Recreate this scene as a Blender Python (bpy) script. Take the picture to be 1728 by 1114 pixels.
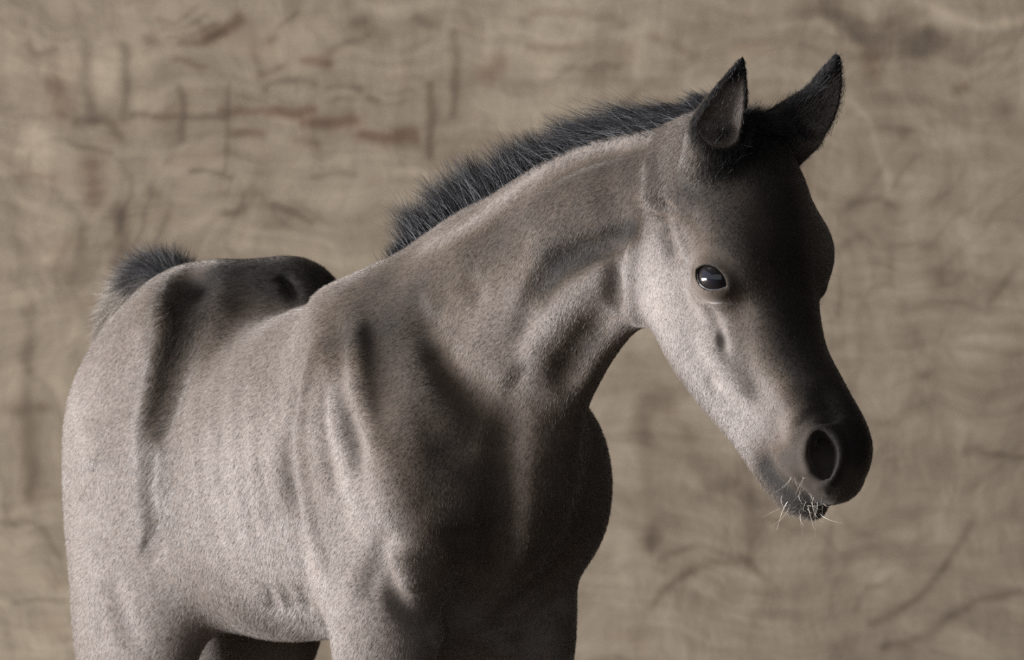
import bpy, math, os, random
import numpy as np
from mathutils import Vector, Matrix

# ----------------------------------------------------------------------------
# camera, world, lights, exposure
# ----------------------------------------------------------------------------
scene = bpy.context.scene
for o in list(bpy.data.objects):
    bpy.data.objects.remove(o, do_unlink=True)
COL = scene.collection
W, H = 1728.0, 1114.0
CAM_D, CAM_Z, FRAME_W = 6.0, 0.89, 1.0          # focus plane 6 m away shows a 1.0 m wide strip
cam_data = bpy.data.cameras.new('camera')
cam_data.sensor_width = 36.0
cam_data.lens = 36.0 * CAM_D / FRAME_W
cam_data.clip_end = 60
cam_data.dof.use_dof = True
cam_data.dof.focus_distance = 5.85
cam_data.dof.aperture_fstop = 14.0
cam = bpy.data.objects.new('camera', cam_data)
cam.location = (0, -CAM_D, CAM_Z)
cam.rotation_euler = (math.radians(90), 0, 0)
COL.objects.link(cam)
scene.camera = cam
scene.view_settings.view_transform = 'Standard'
scene.view_settings.look = 'None'
scene.view_settings.gamma = 1.0
scene.view_settings.exposure = 0.14
scene.view_settings.use_curve_mapping = False
scene.cycles.use_denoising = False               # keep the fine hair texture instead of smoothing it away
scene.cycles.caustics_reflective = False
scene.cycles.caustics_refractive = False
scene.cycles.sample_clamp_indirect = 1.0

world = bpy.data.worlds.new('world')
scene.world = world
world.use_nodes = True
world.node_tree.nodes['Background'].inputs[0].default_value = (0.90, 0.95, 1.0, 1)
world.node_tree.nodes['Background'].inputs[1].default_value = 1.0

def area(name, loc, target, sx, sy, power, color):
    d = bpy.data.lights.new(name, 'AREA')
    d.shape = 'RECTANGLE'; d.size = sx; d.size_y = sy
    d.energy = power; d.color = color
    o = bpy.data.objects.new(name, d)
    o.location = loc
    o.rotation_euler = (Vector(target) - Vector(loc)).to_track_quat('-Z', 'Y').to_euler()
    COL.objects.link(o)
    return o
# daylight from the barn's open side, to the left of the camera
area('daylight_doorway', (-7.0, -0.7, 0.50), (0.0, 0.1, 0.80), 4.6, 0.95, 1520, (1.0, 0.985, 0.97))
area('daylight_far', (-1.0, -1.4, 4.2), (0.5, 2.3, 0.8), 4.0, 0.8, 25, (1.0, 0.98, 0.93))  # added fill lamp, brightens the back wall

RES = 0.0020
FUR = 1000000
rng = np.random.default_rng(7)

def tag(o, label=None, cat=None, group=None, kind=None):
    if label: o['label'] = label
    if cat: o['category'] = cat
    if group: o['group'] = group
    if kind: o['kind'] = kind
    return o

# ----------------------------------------------------------------------------
# frames: the foal's trunk plane and head plane, located against the photograph
# ----------------------------------------------------------------------------
def V(*a): return np.array(a, dtype=float)
PH = math.radians(55)
HX = V(math.cos(PH), -math.sin(PH), 0)          # heading of the trunk
RX = V(-math.sin(PH), -math.cos(PH), 0)         # the foal's right (towards camera-left)
TH = math.radians(45)
FX = V(math.cos(TH), -math.sin(TH), 0)          # heading of the head
NX = V(-math.sin(TH), -math.cos(TH), 0)         # right side of the head
CAM = V(0, -CAM_D, CAM_Z)
def ray(px, py):
    return V((px - W/2)/W/CAM_D*FRAME_W, 1.0, -(py - H/2)/W/CAM_D*FRAME_W)
def on_plane(px, py, origin, normal):
    d = ray(px, py)
    t = np.dot(origin - CAM, normal)/np.dot(d, normal)
    return CAM + d*t
def Tr(px, py, r=0.0):                          # trunk: r metres to the right of the spine plane
    return on_plane(px, py, RX*r, RX)
HO = on_plane(1260, 240, V(0, -0.22, 0), V(0, 1, 0))
def Hd(px, py, w=0.0):                          # head: w metres to the right of its midline
    return on_plane(px, py, HO + NX*w, NX)
def Hm(px, py, w=0.0):                          # midline pixel given, then moved sideways
    return Hd(px, py, 0) + NX*w
def At(px, py, y):
    return on_plane(px, py, V(0, y, 0), V(0, 1, 0))
def T(s, r, z):                                 # trunk coordinates
    return -HX*s + RX*r + V(0, 0, z)
UP = V(0, 0, 1)

# ----------------------------------------------------------------------------
# signed distance modelling: tapered elliptical chains blended smoothly
# ----------------------------------------------------------------------------
def nrm(v): return v/np.linalg.norm(v)
def spline(vals, n):
    vals = np.array(vals, dtype=float)
    P = np.vstack([2*vals[0]-vals[1], vals, 2*vals[-1]-vals[-2]])
    out = []
    for i in range(len(vals)-1):
        p0, p1, p2, p3 = P[i], P[i+1], P[i+2], P[i+3]
        for k in range(n):
            t = k/n
            out.append(.5*((2*p1)+(-p0+p2)*t+(2*p0-5*p1+4*p2-p3)*t*t+(-p0+3*p1-3*p2+p3)*t**3))
    out.append(vals[-1])
    return np.array(out)

class Chain:
    """tube along a spline; each station has centre, radius along `lat`, radius across it"""
    def __init__(s, pts, rl, rh, lat, k=.02, op='+', n=6):
        st = np.hstack([np.array(pts, float), np.array(rl, float)[:, None], np.array(rh, float)[:, None]])
        st = spline(st, n) if len(st) > 2 else st
        s.c, s.rl, s.rh = st[:, :3], np.maximum(st[:, 3], 1e-3), np.maximum(st[:, 4], 1e-3)
        s.k, s.op = k, op
        lat = np.array(lat, float)
        s.lat = np.tile(nrm(lat), (len(s.c)-1, 1)) if lat.ndim == 1 else lat
        s.R = np.maximum(s.rl, s.rh)
    def ev(s, P, near=None):
        best = np.full(len(P), 1e3)
        for i in range(len(s.c)-1):
            a, b = s.c[i], s.c[i+1]
            if near is not None:
                q, rad = near
                ab = b-a; t = np.clip(np.dot(q-a, ab)/max(np.dot(ab, ab), 1e-12), 0, 1)
                if np.linalg.norm(q-(a+ab*t)) > rad+max(s.R[i], s.R[i+1])+1.5*s.k+.01: continue
            ab = b-a
            L2 = max(np.dot(ab, ab), 1e-12)
            v = P-a
            t = np.clip(v@ab/L2, 0, 1)
            v = v-t[:, None]*ab
            lat = s.lat[i]
            lat = nrm(lat-ab*np.dot(lat, ab)/L2)
            rl = s.rl[i]+t*(s.rl[i+1]-s.rl[i]); rh = s.rh[i]+t*(s.rh[i+1]-s.rh[i])
            l = v@lat
            vv = np.einsum('ij,ij->i', v, v)
            o2 = np.maximum(vv-l*l, 0)
            k0 = np.sqrt((l/rl)**2+o2/rh**2)
            k1 = np.sqrt((l/rl**2)**2+o2/rh**4)
            d = np.where(k1 > 1e-9, k0*(k0-1)/np.maximum(k1, 1e-9), -np.minimum(rl, rh))
            best = np.minimum(best, d)
        return best
    def hit(s, q, rad):
        ab = s.c[1:]-s.c[:-1]
        t = np.clip(np.einsum('ij,ij->i', q-s.c[:-1], ab)/np.maximum(np.einsum('ij,ij->i', ab, ab), 1e-12), 0, 1)
        d = np.linalg.norm(q-(s.c[:-1]+ab*t[:, None]), axis=1)-np.maximum(s.R[1:], s.R[:-1])
        return d.min() < rad+1.5*s.k+.01

class Ell:
    """ellipsoid with axes given as three direction vectors"""
    def __init__(s, c, r, ax, k=.02, op='+'):
        s.c, s.r, s.k, s.op = np.array(c, float), np.array(r, float), k, op
        a = nrm(np.array(ax[0], float)); b = np.array(ax[1], float); b = nrm(b-a*np.dot(a, b)); s.M = np.array([a, b, np.cross(a, b)])
        s.R = max(r)
    def ev(s, P, near=None):
        v = (P-s.c)@s.M.T
        k0 = np.linalg.norm(v/s.r, axis=1); k1 = np.linalg.norm(v/s.r**2, axis=1)
        return np.where(k1 > 1e-9, k0*(k0-1)/np.maximum(k1, 1e-9), -s.r.min())
    def hit(s, q, rad):
        return np.linalg.norm(q-s.c) < rad+s.R+1.5*s.k+.01

PR = []
def chain(*a, **k): PR.append(Chain(*a, **k))
def ell(*a, **k): PR.append(Ell(*a, **k))

class Stroke:
    """raises (amp>0) or furrows (amp<0) the surface along a line"""
    def __init__(s, pts, sig, amp, taper=False):
        s.taper = taper
        s.c = spline(np.array(pts, float), 3) if len(pts) > 2 else np.array(pts, float)
        s.sig, s.amp = sig, amp
    def dist2(s, P, along=False):
        best = np.full(len(P), 1e3); u = np.zeros(len(P)); n = max(1, len(s.c)-1)
        for i in range(max(1, len(s.c)-1)):
            a = s.c[i]; b = s.c[min(i+1, len(s.c)-1)]; ab = b-a
            v = P-a; t = np.clip(v@ab/max(np.dot(ab, ab), 1e-12), 0, 1)
            v = v-t[:, None]*ab
            q = np.einsum('ij,ij->i', v, v)
            if along: u = np.where(q < best, (i+t)/n, u)
            best = np.minimum(best, q)
        return (best, u) if along else best
    def w(s, P):
        if not s.taper: return np.maximum(np.exp(-s.dist2(P)/(s.sig*s.sig))-.00116, 0)
        d, u = s.dist2(P, True)
        e = np.clip(np.minimum(u, 1-u)/.30+.12, 0, 1); e = e*e*(3-2*e)
        return np.maximum(np.exp(-d/(s.sig*s.sig))-.00116, 0)*e
    def hit(s, q, rad):
        a, b = (s.c[:-1], s.c[1:]) if len(s.c) > 1 else (s.c, s.c)
        ab = b-a
        t = np.clip(np.einsum('ij,ij->i', q-a, ab)/np.maximum(np.einsum('ij,ij->i', ab, ab), 1e-12), 0, 1)
        return np.linalg.norm(q-(a+ab*t[:, None]), axis=1).min() < rad+2.62*s.sig
ST = []
LATE = []                                        # cut after the strokes: sockets, nostrils

def sdf(P, prims=None, strokes=None, late=None, near=None):
    prims = PR if prims is None else prims
    d = np.full(len(P), 1.0)
    for p in prims:
        e = p.ev(P, near)
        if p.op == '+':
            h = np.maximum(p.k-np.abs(d-e), 0)/p.k
            d = np.minimum(d, e)-h*h*p.k*.25
        else:
            h = np.maximum(p.k-np.abs(d+e), 0)/p.k
            d = np.maximum(d, -e)+h*h*p.k*.25
    for s in (ST if strokes is None else strokes):
        d = d-s.amp*s.w(P)
    for p in (LATE if late is None else late):
        e = p.ev(P, near)
        if p.op == '+':
            h = np.maximum(p.k-np.abs(d-e), 0)/p.k
            d = np.minimum(d, e)-h*h*p.k*.25
        else:
            h = np.maximum(p.k-np.abs(d+e), 0)/p.k
            d = np.maximum(d, -e)+h*h*p.k*.25
    return d

def cast(pix, with_mask=False):
    """walk from the camera along the lines of sight to the modelled surface"""
    pix = np.array(pix, float)
    D = np.array([nrm(ray(x, y)) for x, y in pix])
    t = np.full(len(pix), 5.2)
    d = None
    for _ in range(70):
        d = sdf(CAM+D*t[:, None], strokes=[], late=[])
        t += np.clip(d, -.02, .05)*.8
        t = np.minimum(t, 7.2)
    P = CAM+D*t[:, None]
    ok = np.abs(d) < .004
    return (P, ok) if with_mask else P[ok]
PEND = []
def stroke(pix, sig, amp, taper=True):
    PEND.append((pix, sig, amp, taper))
def settle():
    """find the surface under every pending stroke in one pass"""
    pix = np.array([p for q, *_ in PEND for p in q], float)
    own = np.array([i for i, (q, *_) in enumerate(PEND) for _ in q])
    P, ok = cast(pix, True)
    for i, (q, sig, amp, tp) in enumerate(PEND):
        m = (own == i) & ok
        if m.sum() > 0: ST.append(Stroke(P[m], sig, amp*(1.15 if tp else 1), tp))
    PEND.clear()
# ============================ FOAL SHAPE ============================
BX = -HX                                          # backwards along the trunk
# trunk: s back from the breast, centre height, half height, half width
tr = [(.02, .745, .075, .070), (.08, .755, .135, .098), (.16, .760, .165, .103), (.25, .758, .176, .112), (.35, .742, .168, .130),
      (.43, .740, .168, .138), (.50, .765, .155, .114), (.57, .800, .142, .098), (.62, .820, .115, .085)]
chain([T(s, 0, z) for s, z, h, w in tr], [w for *_, w in tr], [h for _, _, h, _ in tr], RX, k=.02)
# croup and haunches
ell(T(.525, 0, .875), (.12, .085, .086), (BX, RX), k=.05)
ell(T(.16, 0, .615), (.10, .060, .070), (BX, RX), k=.05)                     # pectorals between the forelegs
ell(T(.445, -.035, .893), (.075, .050, .072), (BX, RX), k=.04)
for sd in (1, -1):
    ell(T(.565, .060*sd, .775), (.092, .062, .150), (nrm(BX+UP*.25), RX), k=.04)            # gluteal mass
    ell(T(.475, .078*sd, .885), (.035, .026, .045), (BX, RX), k=.05)          # point of hip
    ell(T(.640, .050*sd, .76), (.045, .045, .11), (BX, RX), k=.05)            # buttock
    # thigh, gaskin, hock, cannon, pastern, hoof
    fs_ = 0 if sd == 1 else .012
    chain([T(.575, .075*sd, .78), T(.570, .086*sd, .68), T(.556+fs_*1.8, (.088 if sd == 1 else .074)*sd, .59), T(.612+fs_, .08*sd, .50), T(.675, .075*sd, .42)],
          [.055, .055, .050, .034, .026], [.085, .084, .102, .060, .036], RX, k=.05)
    chain([T(.675, .075*sd, .42), T(.68, .075*sd, .37), T(.68, .075*sd, .25), T(.675, .075*sd, .165), T(.645, .075*sd, .11), T(.62, .075*sd, .065)],
          [.027, .021, .016, .022, .018, .024], [.034, .026, .019, .025, .020, .028], RX, k=.02)
    # shoulder blade, upper arm, forearm, knee, cannon
    ell(T(.19, .062*sd, .835), (.050, .035, .100), (nrm(BX*1-UP*.5), RX), k=.05)
    ell(T(.13, .085*sd, .775), (.078, .045, .095), (BX, RX), k=.05)
    ell(T(.035, .088*sd, .735), (.045, .048, .085), (BX, RX), k=.035)       # point of shoulder / breast muscle
    ell(T(.145, .090*sd, .690), (.055, .045, .095), (BX, RX), k=.022)          # triceps
    rr = .089 if sd == 1 else .076
    chain([T(.110, .085*sd, .70), T(.092, rr*sd, .62), T(.090, rr*sd, .56), T(.100, .078*sd, .47), T(.105, .075*sd, .38)],
          [.045, .050, .046, .033, .028], [.075, .064, .056, .038, .032], RX, k=.03)
    chain([T(.105, .075*sd, .38), T(.105, .075*sd, .34), T(.112, .075*sd, .24), T(.112, .075*sd, .165), T(.09, .075*sd, .11), T(.07, .075*sd, .065)],
          [.029, .025, .016, .021, .018, .024], [.033, .028, .018, .024, .020, .028], RX, k=.02)
    for top, rad in ((T(.045, .075*sd, .0), .034), (T(.595, .075*sd, .0), .032)):   # hooves
        PR.append(Chain([top+UP*.012, top+UP*.055+BX*.015], [rad, rad*.72], [rad*1.05, rad*.8], RX, k=.006))
# neck
nk = [(745, 655, .100, .145, .075), (835, 572, .035, .135, .064), (920, 487, -.025, .112, .053), (1000, 418, -.085, .098, .046), (1085, 378, -.135, .092, .043), (1150, 352, -.172, .085, .045)]
chain([At(px, py, y) for px, py, y, h, w in nk], [w for *_, w in nk], [h for _, _, _, h, _ in nk], nrm(RX+NX), k=.05)
neck_chain = PR[-1]
# skull: upper chain (cranium to nose) and lower chain (jaw)
uc = [(1215, 275, .052, .055), (1256, 340, .060, .060), (1276, 430, .058, .060), (1292, 520, .050, .050), (1325, 610, .042, .039), (1370, 690, .040, .034), (1402, 752, .039, .035), (1404, 795, .031, .032)]
chain([Hm(a, b) for a, b, h, w in uc], [w for *_, w in uc], [h for _, _, h, _ in uc], NX, k=.03)
lc = [(1163, 430, .050, .042), (1188, 520, .054, .050), (1232, 610, .050, .042), (1285, 700, .040, .031), (1322, 780, .030, .027), (1345, 832, .021, .021)]
chain([Hm(a, b) for a, b, h, w in lc], [w for *_, w in lc], [h for _, _, h, _ in lc], NX, k=.03)
for sd in (1, -1):
    ell(Hm(1298, 428, .046*sd), (.030, .024, .032), (FX, NX), k=.03)         # brow / orbit
    ell(Hm(1268, 470, .049*sd), (.026, .020, .026), (FX, NX), k=.02)         # eye mass
    ell(Hm(1385, 765, .022*sd), (.022, .018, .030), (nrm(FX*.4-UP), NX), k=.02)  # nostril wing
ell(Hm(1356, 838), (.026, .019, .0135), (nrm(FX*.62-UP*.62), NX), k=.012)            # lower lip
ell(Hm(1330, 812), (.020, .017, .014), (nrm(FX*.62-UP*.62), NX), k=.012)
EAR0 = len(PR)
# ears
def ear(pts, wid, dep, side, open_dir, q):
    chain(pts, wid, dep, side, k=.015)
    o = nrm(open_dir)
    CUT.append(Chain([p+o*e for p, e in zip(pts[1:-1]+[pts[-1]*.4+pts[-2]*.6], q)], [max(w-.0045, .001) for w in wid[1:-1]]+[.001], [max(w-.0035, .001) for w in dep[1:-1]]+[.001], side, k=.004, op='-'))
CUT = []
ep = [Hd(1198, 268, .050), Hd(1208, 218, .055), Hd(1229, 170, .056), Hd(1242, 133, .052), Hd(1253, 99, .045)]
ear(ep, [.026, .025, .018, .010, .002], [.022, .020, .014, .009, .002], V(.93, -.1, .1), V(.25, -.95, .0), [.013, .011, .007, .003])
fp = [Hd(1312, 240, -.050), Hd(1352, 208, -.060), Hd(1384, 172, -.068), Hd(1402, 130, -.066), Hd(1413, 94, -.060)]
ear(fp, [.030, .027, .020, .012, .003], [.024, .019, .014, .009, .002], V(.8, -.15, -.45), V(.66, -.72, -.12), [.012, .010, .007, .003])
PR += CUT
# --- relief -----------------------------------------------------------------
S = stroke
# shoulder: blade spine, furrow before and behind it, furrow where neck meets shoulder
S([(604, 520), (603, 600), (618, 690), (650, 780)], .010, .0060)
S([(556, 500), (568, 600), (588, 700), (625, 830)], .012, -.0050)
S([(632, 510), (640, 620), (660, 710), (700, 820)], .016, -.0030)
S([(712, 480), (730, 570), (775, 640), (820, 675), (866, 715)], .017, -.010)
S([(700, 560), (715, 620), (745, 690), (790, 760)], .020, .007)
S([(720, 480), (735, 530)], .012, .004)
S([(560, 640), (575, 720), (600, 800)], .014, .004)
S([(790, 540), (840, 600), (880, 640)], .028, .008)
S([(862, 660), (853, 740), (850, 820), (846, 910), (830, 1000)], .015, -.020)
S([(935, 720), (945, 800), (935, 880)], .034, .004)
S([(760, 760), (770, 840), (760, 900)], .025, .006)
# triceps: its rear edge stands proud of the ribs
S([(536, 560), (522, 630), (512, 700), (508, 745), (522, 849), (537, 923), (555, 982)], .009, .0065)
S([(508, 620), (494, 690), (486, 745), (499, 849), (514, 923), (533, 990)], .011, -.0120)
S([(548, 620), (548, 690), (554, 760), (572, 830)], .009, -.0060)
S([(580, 640), (585, 740), (605, 840), (630, 900)], .016, .0060)
S([(655, 880), (640, 950), (612, 1010)], .012, -.0070)
S([(700, 1000), (690, 960), (672, 915)], .016, .0080)
S([(655, 935), (660, 985), (684, 1032), (722, 1056), (740, 1040)], .009, -.0100)
S([(745, 1062), (722, 1095)], .010, .006)
S([(700, 860), (740, 940), (735, 1010)], .020, .006)
S([(765, 1060), (800, 1000), (830, 960)], .018, -.010)
S([(965, 1015), (930, 1030), (895, 1065), (878, 1110)], .012, -.010)
S([(845, 1060), (850, 1110)], .02, .006)
# neck
S([(1105, 238), (1030, 256), (960, 282), (900, 322), (850, 365), (790, 405)], .011, -.0080)
S([(1100, 222), (1010, 238), (930, 270), (860, 318), (795, 365)], .011, .0035)
S([(1080, 374), (1035, 410), (980, 430), (935, 455), (900, 505), (875, 580)], .012, -.019)
S([(1066, 428), (1005, 468), (950, 518), (912, 575), (884, 660)], .014, .0095)
S([(1038, 520), (988, 572), (960, 620), (940, 665)], .012, -.014)
S([(1040, 310), (960, 350), (880, 400)], .032, .006)
S([(780, 460), (805, 485), (800, 520)], .011, -.004)
# atlas wing and throat-latch
S([(1104, 250), (1100, 300), (1092, 350)], .010, .0060)
S([(1128, 330), (1118, 370)], .010, -.005)
S([(1082, 330), (1067, 400), (1062, 460), (1066, 520), (1078, 550)], .009, .0070)
S([(1046, 400), (1040, 470), (1046, 530)], .011, -.0090)
# flank and haunch
S([(330, 440), (312, 520), (290, 630), (264, 760)], .021, -.022)
S([(262, 740), (250, 800), (256, 870), (276, 940)], .012, -.014)
S([(290, 470), (276, 540), (262, 620), (245, 700), (232, 780)], .012, .005)
S([(270, 935), (240, 905)], .014, -.006)
S([(470, 462), (496, 494), (522, 518)], .007, -.0065)
S([(180, 960), (205, 1030), (230, 1100)], .014, -.005)
S([(160, 700), (165, 800)], .03, .004)
# ribs
for i, x in enumerate((330, 362, 395, 428, 460)):
    S([(x+18, 560), (x, 680), (x+4, 800), (x+22, 900), (x+50, 990)], .010, .0009)
# belly skin folds near the elbow
for i in range(3):
    S([(452+28*i, 985), (470+28*i, 1035)], .008, -.0035)
# face
S([(1132, 362), (1152, 402), (1168, 440)], .007, .0060)
S([(1122, 380), (1134, 410), (1142, 445)], .009, -.0065)
S([(1155, 345), (1180, 380), (1192, 410)], .010, -.002)
S([(1190, 515), (1210, 545), (1226, 600)], .007, -.0055)
S([(1172, 500), (1200, 512), (1235, 505)], .0045, -.0025)
S([(1208, 550), (1212, 590), (1230, 618)], .0038, .0040)
S([(1252, 500), (1250, 560), (1268, 630), (1300, 690)], .013, -.005)
S([(1180, 555), (1225, 625), (1275, 680)], .010, .0045)
S([(1192, 635), (1216, 655)], .006, -.003)
S([(1310, 650), (1338, 690), (1356, 715)], .014, .0060)
S([(1385, 640), (1400, 690), (1412, 715)], .012, -.0050)
S([(1300, 690), (1315, 730), (1325, 755)], .010, -.003)
# mouth
S([(1292, 766), (1310, 786), (1334, 812), (1356, 832), (1374, 845)], .0032, -.0090)
S([(1304, 770), (1330, 795), (1352, 815)], .006, .0018)
S([(1290, 785), (1310, 812), (1332, 838)], .006, .0015)
S([(1374, 828), (1388, 822), (1396, 838)], .004, .002)
# nostril: raised rim around a comma-shaped hollow
nr = [(1364, 792), (1357, 765), (1366, 738), (1388, 724), (1410, 734), (1419, 762), (1412, 790), (1398, 812)]
S(nr, .0050, .0042, False)
settle()
NP = cast([(1388, 768), (1384, 742), (1392, 797), (1201, 469)])
ctr = NP[0]
nd = nrm(NX*.75+FX*.5-UP*.05)
tip, low = NP[1], NP[2]
LATE.append(Chain([tip-nd*.002, ctr-nd*.004, low-nd*.004], [.0085, .0135, .0075], [.0085, .0135, .0075], nrm(np.cross(nd, UP)), k=.004, op='-'))
LATE.append(Chain([ctr-nd*.004, ctr-nd*.022+UP*.012-FX*.003], [.011, .006], [.011, .006], nrm(np.cross(nd, UP)), k=.003, op='-'))
low2 = Hm(1385, 768, -.03)
ndl = nrm(-NX*.75+FX*.5)
LATE.append(Chain([low2+ndl*.010+UP*.008, low2+ndl*.008-UP*.012], [.011, .009], [.011, .009], UP, k=.004, op='-'))
# eyes: ball, lids with an almond opening
EYES = []
EYE_R = .0188
for sd in (1, -1):
    c0 = NP[3]
    if sd == 1:
        outd = nrm(NX*.93+FX*.30+UP*.04)
        C = c0-outd*(.0125)
        wloc = np.dot(C-HO, NX)
        EC = C
    else:
        C = EC-NX*2*wloc
        outd = nrm(-NX*.93+FX*.30+UP*.04)
    side = nrm(FX*.96-UP*.40); side = nrm(side-outd*np.dot(side, outd)); upv = nrm(np.cross(side, outd)); upv = upv*np.sign(upv[2])
    EYES.append((C, outd, side, upv, sd))
    LATE.append(Ell(C, (EYE_R+.0032,)*3, (side, upv), k=.010, op='+'))
class Almond:
    op = '-'; k = .0022
    def __init__(s, C, o, x, y): s.C, s.o, s.x, s.y = C, o, x, y; s.R = .028
    def ev(s, P, near=None):
        v = P-s.C
        a, b, c = v@s.x, v@s.y, v@s.o
        R, e = .0193, .0083
        d = np.maximum(np.hypot(a, b-e)-R, np.hypot(a, b+e)-R)
        return np.maximum(d, -c+.002)
    def hit(s, q, rad): return np.linalg.norm(q-s.C) < rad+.03
for C, o_, x_, y_, sd in EYES:
    for rr, hgt, amp in ((.0182, .0140, .0020), (.0205, -.0160, .0018)):
        arc = [C+x_*rr*math.cos(t)*1.02+y_*hgt*math.sin(t)+o_*(.012) for t in np.linspace(.15, math.pi-.15, 9)]
        ST.append(Stroke(arc, .0030, amp*1.6))
    ctr2 = C+o_*0
    LATE.append(Almond(C, o_, x_, y_))
    LATE.append(Ell(C, (EYE_R+.0004,)*3, (x_, y_), k=.001, op='-'))

# ============================ MESHING ============================
def build_surface(res):
    """naive surface nets over the blocks the surface passes through"""
    B = 16
    los = []; his = []
    for p in PR:
        if p.op != '+': continue
        if isinstance(p, Chain): los.append((p.c-p.R[:, None]).min(0)); his.append((p.c+p.R[:, None]).max(0))
        else: los.append(p.c-p.R); his.append(p.c+p.R)
    lo = np.min(los, 0)-.03; hi = np.max(his, 0)+.03
    nb = np.ceil((hi-lo)/(res*B)).astype(int)
    half = res*B*math.sqrt(3)/2
    # coarse pass to find active blocks
    g = np.stack(np.meshgrid(*[np.arange(n) for n in nb], indexing='ij'), -1).reshape(-1, 3)
    cen = lo+(g+.5)*res*B
    dc = np.concatenate([sdf(cen[i:i+20000]) for i in range(0, len(cen), 20000)])
    act = g[np.abs(dc) < half*1.35+.006]
    N = nb*B+2
    mul = np.array([N[1]*N[2], N[2], 1], dtype=np.int64)
    loc = np.stack(np.meshgrid(*[np.arange(B+1)]*3, indexing='ij'), -1).reshape(-1, 3)
    ckey = []; cpos = []; q0 = []; 
    edges = {0: [], 1: [], 2: []}
    for b in act:
        c = lo+(b+.5)*res*B
        r = half
        pr = [p for p in PR if p.hit(c, r)]
        if not any(p.op == '+' for p in pr): continue
        st = [s for s in ST if s.hit(c, r)]
        lt = [p for p in LATE if p.hit(c, r)]
        idx = loc+b*B
        P = lo+idx*res
        D = sdf(P, pr, st, lt, near=(c, r)).reshape(B+1, B+1, B+1)
        if D.min() > 0 or D.max() < 0: continue
        S = D < 0
        # vertices in cells
        acc = np.zeros((B, B, B, 3)); cnt = np.zeros((B, B, B))
        for ax in range(3):
            o = [a for a in range(3) if a != ax]
            for u in (0, 1):
                for v in (0, 1):
                    s0 = [slice(0, B)]*3; s1 = [slice(0, B)]*3
                    s0[o[0]] = slice(u, B+u); s0[o[1]] = slice(v, B+v)
                    s1 = list(s0); s1[ax] = slice(1, B+1)
                    d0, d1 = D[tuple(s0)], D[tuple(s1)]
                    m = (d0 < 0) != (d1 < 0)
                    t = np.where(m, d0/np.where(m, d0-d1, 1), 0)
                    acc[..., ax] += t
                    acc[..., o[0]] += u*m; acc[..., o[1]] += v*m
                    cnt += m
        m = cnt > 0
        ci = np.argwhere(m)
        off = acc[m]/cnt[m][:, None]
        gi = ci+b*B
        ckey.append(gi@mul); cpos.append(lo+(gi+off)*res)
        for ax in range(3):
            s1 = [slice(0, B)]*3; s1[ax] = slice(1, B+1)
            a0, a1 = S[:B, :B, :B], S[tuple(s1)]
            e = np.argwhere(a0 != a1)
            if len(e):
                edges[ax].append(np.hstack([e+b*B, a0[tuple(e.T)][:, None]]))
    ckey = np.concatenate(ckey); cpos = np.concatenate(cpos)
    order = np.argsort(ckey); ckey = ckey[order]; cpos = cpos[order]
    faces = []
    for ax in range(3):
        E = np.concatenate(edges[ax])
        e, ins = E[:, :3].astype(np.int64), E[:, 3].astype(bool)
        u, v = (ax+1) % 3, (ax+2) % 3
        du = np.zeros(3, np.int64); du[u] = 1
        dv = np.zeros(3, np.int64); dv[v] = 1
        ks = [(e-du-dv)@mul, (e-dv)@mul, e@mul, (e-du)@mul]
        ix = [np.searchsorted(ckey, k) for k in ks]
        ok = np.ones(len(e), bool)
        for k, i in zip(ks, ix):
            i[i >= len(ckey)] = 0
            ok &= ckey[i] == k
        f = np.stack(ix, 1)[ok]; ins = ins[ok]
        f[~ins] = f[~ins][:, ::-1]
        faces.append(f)
    return cpos, np.concatenate(faces)

def mesh_from(name, verts, quads, tris=None):
    me = bpy.data.meshes.new(name)
    nt = 0 if tris is None else len(tris)
    me.vertices.add(len(verts)); me.vertices.foreach_set('co', np.ascontiguousarray(verts, dtype=np.float32).ravel())
    li = quads.ravel() if nt == 0 else np.concatenate([quads.ravel(), tris.ravel()])
    me.loops.add(len(li)); me.loops.foreach_set('vertex_index', li.astype(np.int32))
    ls = np.arange(len(quads))*4
    if nt: ls = np.concatenate([ls, len(quads)*4+np.arange(nt)*3])
    me.polygons.add(len(ls)); me.polygons.foreach_set('loop_start', ls.astype(np.int32))
    me.update(calc_edges=True)
    me.validate()
    return me
import time
t0 = time.time()
BV, BQ = build_surface(RES)
print('surface', len(BV), len(BQ), round(time.time()-t0, 1), 's')

# ---------------------------------------------------------------------------
# node helpers
# ---------------------------------------------------------------------------
def material(name):
    m = bpy.data.materials.new(name); m.use_nodes = True
    nt = m.node_tree
    return m, nt, nt.nodes['Principled BSDF']
def node(nt, kind, **kw):
    n = nt.nodes.new(kind)
    for k, v in kw.items():
        if k.startswith('i_'):
            key = k[2:].replace('_', ' ')
            n.inputs[int(key) if key.isdigit() else key].default_value = v
        else: setattr(n, k, v)
    return n
def ramp(nt, stops):
    r = nt.nodes.new('ShaderNodeValToRGB')
    while len(r.color_ramp.elements) < len(stops): r.color_ramp.elements.new(.5)
    for e, (p, c) in zip(r.color_ramp.elements, stops):
        e.position = p; e.color = (*c, 1)
    return r
def point_attr(me, name, val):
    a = me.attributes.new(name, 'FLOAT', 'POINT'); a.data.foreach_set('value', np.ascontiguousarray(val, dtype=np.float32))

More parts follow.
